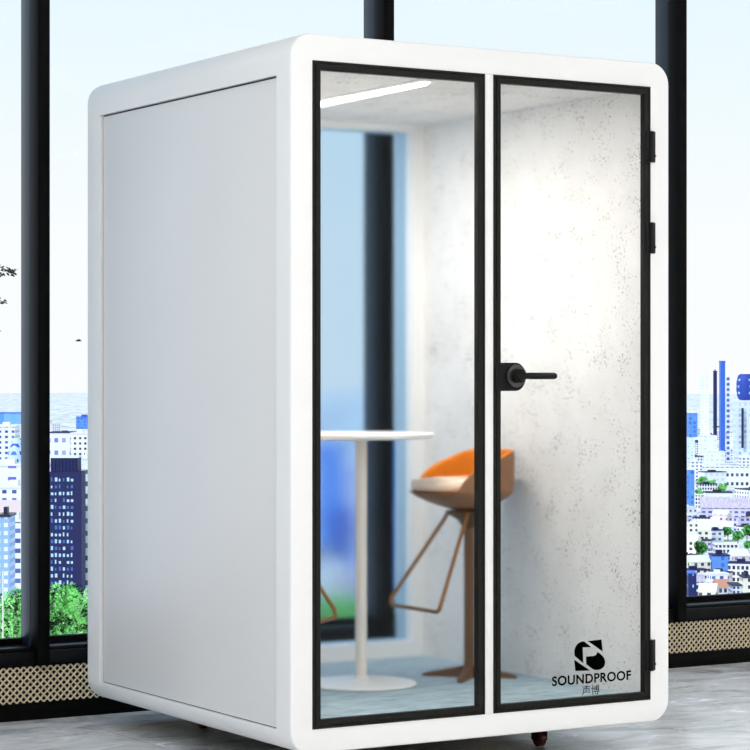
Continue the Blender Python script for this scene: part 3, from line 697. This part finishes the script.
# --- filler of low town, one shared look
rnd = random.Random(11); mats_f = [f_white, f_cream, f_dark, f_pink, f_pale, f_dark, f_white, f_lilac, f_cream]
taken = []
for o_ in list(S.objects):
    if o_.parent is None and o_.type == 'EMPTY' and o_.location.length > 300:
        r0 = 9 if o_.name.startswith('tree') else 6
        for ch in o_.children: r0 = max([r0] + [math.hypot(c[0], c[1]) for c in ch.bound_box])
        taken.append((o_.location.x, o_.location.y, r0))
kn = [(at(45, 660, 450), 60), (at(365, 660, 450), 60)]
cnt = 0
for k in range(1500):
    if cnt >= 150: break
    py = rnd.uniform(432, 640); d = gd(py)
    px = rnd.choice((rnd.uniform(-30, 22), rnd.uniform(50, 92), rnd.uniform(320, 415), rnd.uniform(686, 770), rnd.uniform(686, 770), rnd.uniform(686, 770), rnd.uniform(686, 770)))
    far = d > 1900; w = rnd.uniform(8, 17) * (1.9 if far else 1); dp = w*rnd.uniform(.6, 1); h = rnd.uniform(4.5, 10) * (2.0 if far else 1)
    p = at(px, 375.5, d); rad = math.hypot(w/2, dp)
    if any(math.hypot(p.x-a_, p.y-b_) < rad + c_ for a_, b_, c_ in taken): continue
    if any(math.hypot(p.x-q.x, p.y-q.y-20) < 3.2*r_ for q, r_ in kn): continue
    taken.append((p.x, p.y, rad)); cnt += 1
    m = rnd.choice((f_far, f_white, f_dark)) if far else rnd.choice(mats_f)
    t = thing('city_building', 'small low-rise building in the dense town far below', 'building', (p.x, p.y, GZ), -YAW + rnd.uniform(-.6, .6), 'low-rise town buildings')
    bm = B(); box(bm, -w/2, w/2, 0, dp, 0, h); obj('wall', bm, m, t); bm = B()
    if rnd.random() < .5 and not far:
        v = [bm.verts.new(q) for q in ((-w/2-.4, -.4, h+.01), (w/2+.4, -.4, h+.01), (w/2+.4, dp+.4, h+.01), (-w/2-.4, dp+.4, h+.01), (-w/2-.4, dp/2, h+3.4), (w/2+.4, dp/2, h+3.4))]
        for q in ((0,1,5,4), (2,3,4,5), (0,4,3), (1,2,5), (3,2,1,0)): bm.faces.new([v[i] for i in q])
        obj('roof', bm, rnd.choice((roofw, roofr, roofl, darkroof, roofw)), t)
    else:
        box(bm, -w/2-.3, w/2+.3, -.3, dp+.3, h+.01, h+.7); box(bm, -w*.2, w*.1, dp*.3, dp*.6, h+.71, h+2.2); obj('roof', bm, rnd.choice((roofw, navy, darkroof)), t)

# the rest of the dense town around the view, far too many roofs to count
bm = B(); tm = [f_white, f_cream, f_pale, f_dark, f_lilac, roofw, roofr, darkroof]
for k in range(2600):
    d = gd(rnd.uniform(410, 640)) if k % 3 else rnd.uniform(900, 3200); px = rnd.uniform(-900, 1900); p = at(px, 375.5, d)
    w = rnd.uniform(9, 22)*(1.8 if d > 1900 else 1); h = rnd.uniform(4, 11)*(1.6 if d > 1900 else 1); rad = w
    if any(abs(p.x-a_) < rad + c_ and abs(p.y-b_) < rad + c_ for a_, b_, c_ in taken): continue
    if any(math.hypot(p.x-q.x, p.y-q.y-20) < 3.4*r_ for q, r_ in kn): continue
    taken.append((p.x, p.y, w*.6)); n0 = len(bm.faces); mi = rnd.randrange(5); ri = rnd.choice((5, 5, 6, 7))
    dp_ = w*rnd.uniform(.6, 1); box(bm, p.x-w/2, p.x+w/2, p.y-dp_/2, p.y+dp_/2, 0, h); bm.faces.ensure_lookup_table()
    for f_ in bm.faces[n0:]: f_.material_index = ri if abs(f_.verts[0].co.z - h) < .01 and all(abs(v_.co.z - h) < .01 for v_ in f_.verts) else mi
town = obj('distant_town', bm, tm, loc=(0, 0, GZ)); tag(town, 'dense low roofs of the hazy town spreading between the taller blocks', 'town', kind='stuff')
# white pole by the left edge
p = at(3, 662, KD-56); bm = B(); tube(bm, [(0,0,0), (0,0,84*(KD-30)/F)], .11, 10); t = thing('lamp_post', 'thin white pole among the trees at the left edge', 'pole', tuple(p)); obj('pole', bm, tablew, t, True)
bm = B(); box(bm, -.1, .9, -.12, .12, 84*(KD-30)/F, 84*(KD-30)/F+.15, .02); obj('lamp_head', bm, tablew, t)

# --- branch sprays outside the left window
t = thing('tree_branch', 'thin dark leafy branches reaching in from the left edge outside the window', 'branch', tuple(at(-40, 300, 16)))
r_ = random.Random(5)
def spray(pts, nl, spread, wrad=.0045):
    o_ = Vector(t.location); P = [at(a, b, 16 + .1*i) - o_ for i, (a, b) in enumerate(pts)]
    bm = B(); tube(bm, P, [wrad*(1 - .6*i/len(P)) for i in range(len(P))], 6); obj('twig', bm, twigm, t)
    for k in range(nl):
        u = r_.uniform(.35, 1)*(len(P)-1); i = min(int(u), len(P)-2); c = P[i].lerp(P[i+1], u-i) + Vector((r_.uniform(-1, 1), r_.uniform(-1, 1), r_.uniform(-1, 1)))*spread
        L = r_.uniform(.010, .019); d1 = (RIGHT*r_.uniform(.3, 1) + Vector((0, 0, r_.uniform(-1, .6)))).normalized(); d2 = d1.cross(FWD).normalized(); nn = d1.cross(d2)
        bm2 = lb; a_ = [c - d1*L, c - d1*L*.3 + d2*L*.42 + nn*L*.1, c + d1*L*.4 + d2*L*.35, c + d1*L, c + d1*L*.4 - d2*L*.35, c - d1*L*.3 - d2*L*.42 + nn*L*.1]
        lb.faces.new([lb.verts.new(q) for q in a_])
lb = B()
spray([(-40, 255), (-15, 262), (0, 267), (9, 271), (16, 275)], 26, .016)
spray([(-15, 262), (-4, 272), (3, 276)], 8, .014)
spray([(-40, 290), (-15, 294), (-2, 300), (6, 303)], 14, .014)
spray([(-30, 320), (-8, 328), (1, 331)], 6, .01)
spray([(9, 271), (13, 272), (18, 269)], 7, .010, .002)
lv = obj('leaves', lb, leafk, t); lv['kind'] = 'stuff'
# distant bird
t = thing('bird', 'tiny dark bird flying in the pale sky left of the booth', 'bird', tuple(at(78.5, 341, 130)), -YAW)
bm = B(); tube(bm, [(-.16, 0, 0), (-.10, 0, .02), (0, 0, .03), (.10, 0, .01), (.18, 0, 0)], [.01, .045, .06, .035, .01], 10); obj('body', bm, twigm, t, True)
for s in (-1, 1):
    bm = B(); v = [bm.verts.new(q) for q in ((-.07, s*.03, .04), (.06, s*.03, .04), (.10, s*.22, .09), (.26, s*.42, .06), (.02, s*.24, .10))]; bm.faces.new(v)
    bmesh.ops.solidify(bm, geom=bm.faces, thickness=.008); obj('wing', bm, twigm, t)

# ------------------------------------------------------------------ light
w = bpy.data.worlds.new('sky'); S.world = w; w.use_nodes = True; n = w.node_tree.nodes; l = w.node_tree.links
bg = n['Background']; tc = n.new('ShaderNodeTexCoord'); sp = n.new('ShaderNodeSeparateXYZ'); l.new(tc.outputs['Generated'], sp.inputs[0])
rp = n.new('ShaderNodeValToRGB'); e = rp.color_ramp.elements
e[0].position = 0; e[0].color = (.98, .99, 1, 1); e[1].position = 1; e[1].color = (.45, .68, 1, 1)
a = e.new(.06); a.color = (.96, .99, 1, 1); a = e.new(.16); a.color = (.82, .95, 1, 1); a = e.new(.45); a.color = (.6, .8, 1, 1)
l.new(sp.outputs[2], rp.inputs[0]); l.new(rp.outputs[0], bg.inputs[0]); bg.inputs[1].default_value = 1.02
sd = bpy.data.lights.new('sun', 'SUN'); sd.energy = 2.3; sd.angle = R(1); sd.color = (1, .985, .96)
so = bpy.data.objects.new('sun', sd); C.objects.link(so); so.rotation_euler = (R(48), 0, R(-75)); so.location = (0, 0, 30)

S.view_settings.view_transform = 'Standard'; S.view_settings.look = 'None'; S.view_settings.exposure = 0; S.view_settings.gamma = 1
S.view_settings.use_curve_mapping = False
S.cycles.use_denoising = True
S.cycles.max_bounces = 12; S.cycles.transparent_max_bounces = 16; S.cycles.transmission_bounces = 10; S.cycles.diffuse_bounces = 5
S.cycles.sample_clamp_indirect = 6
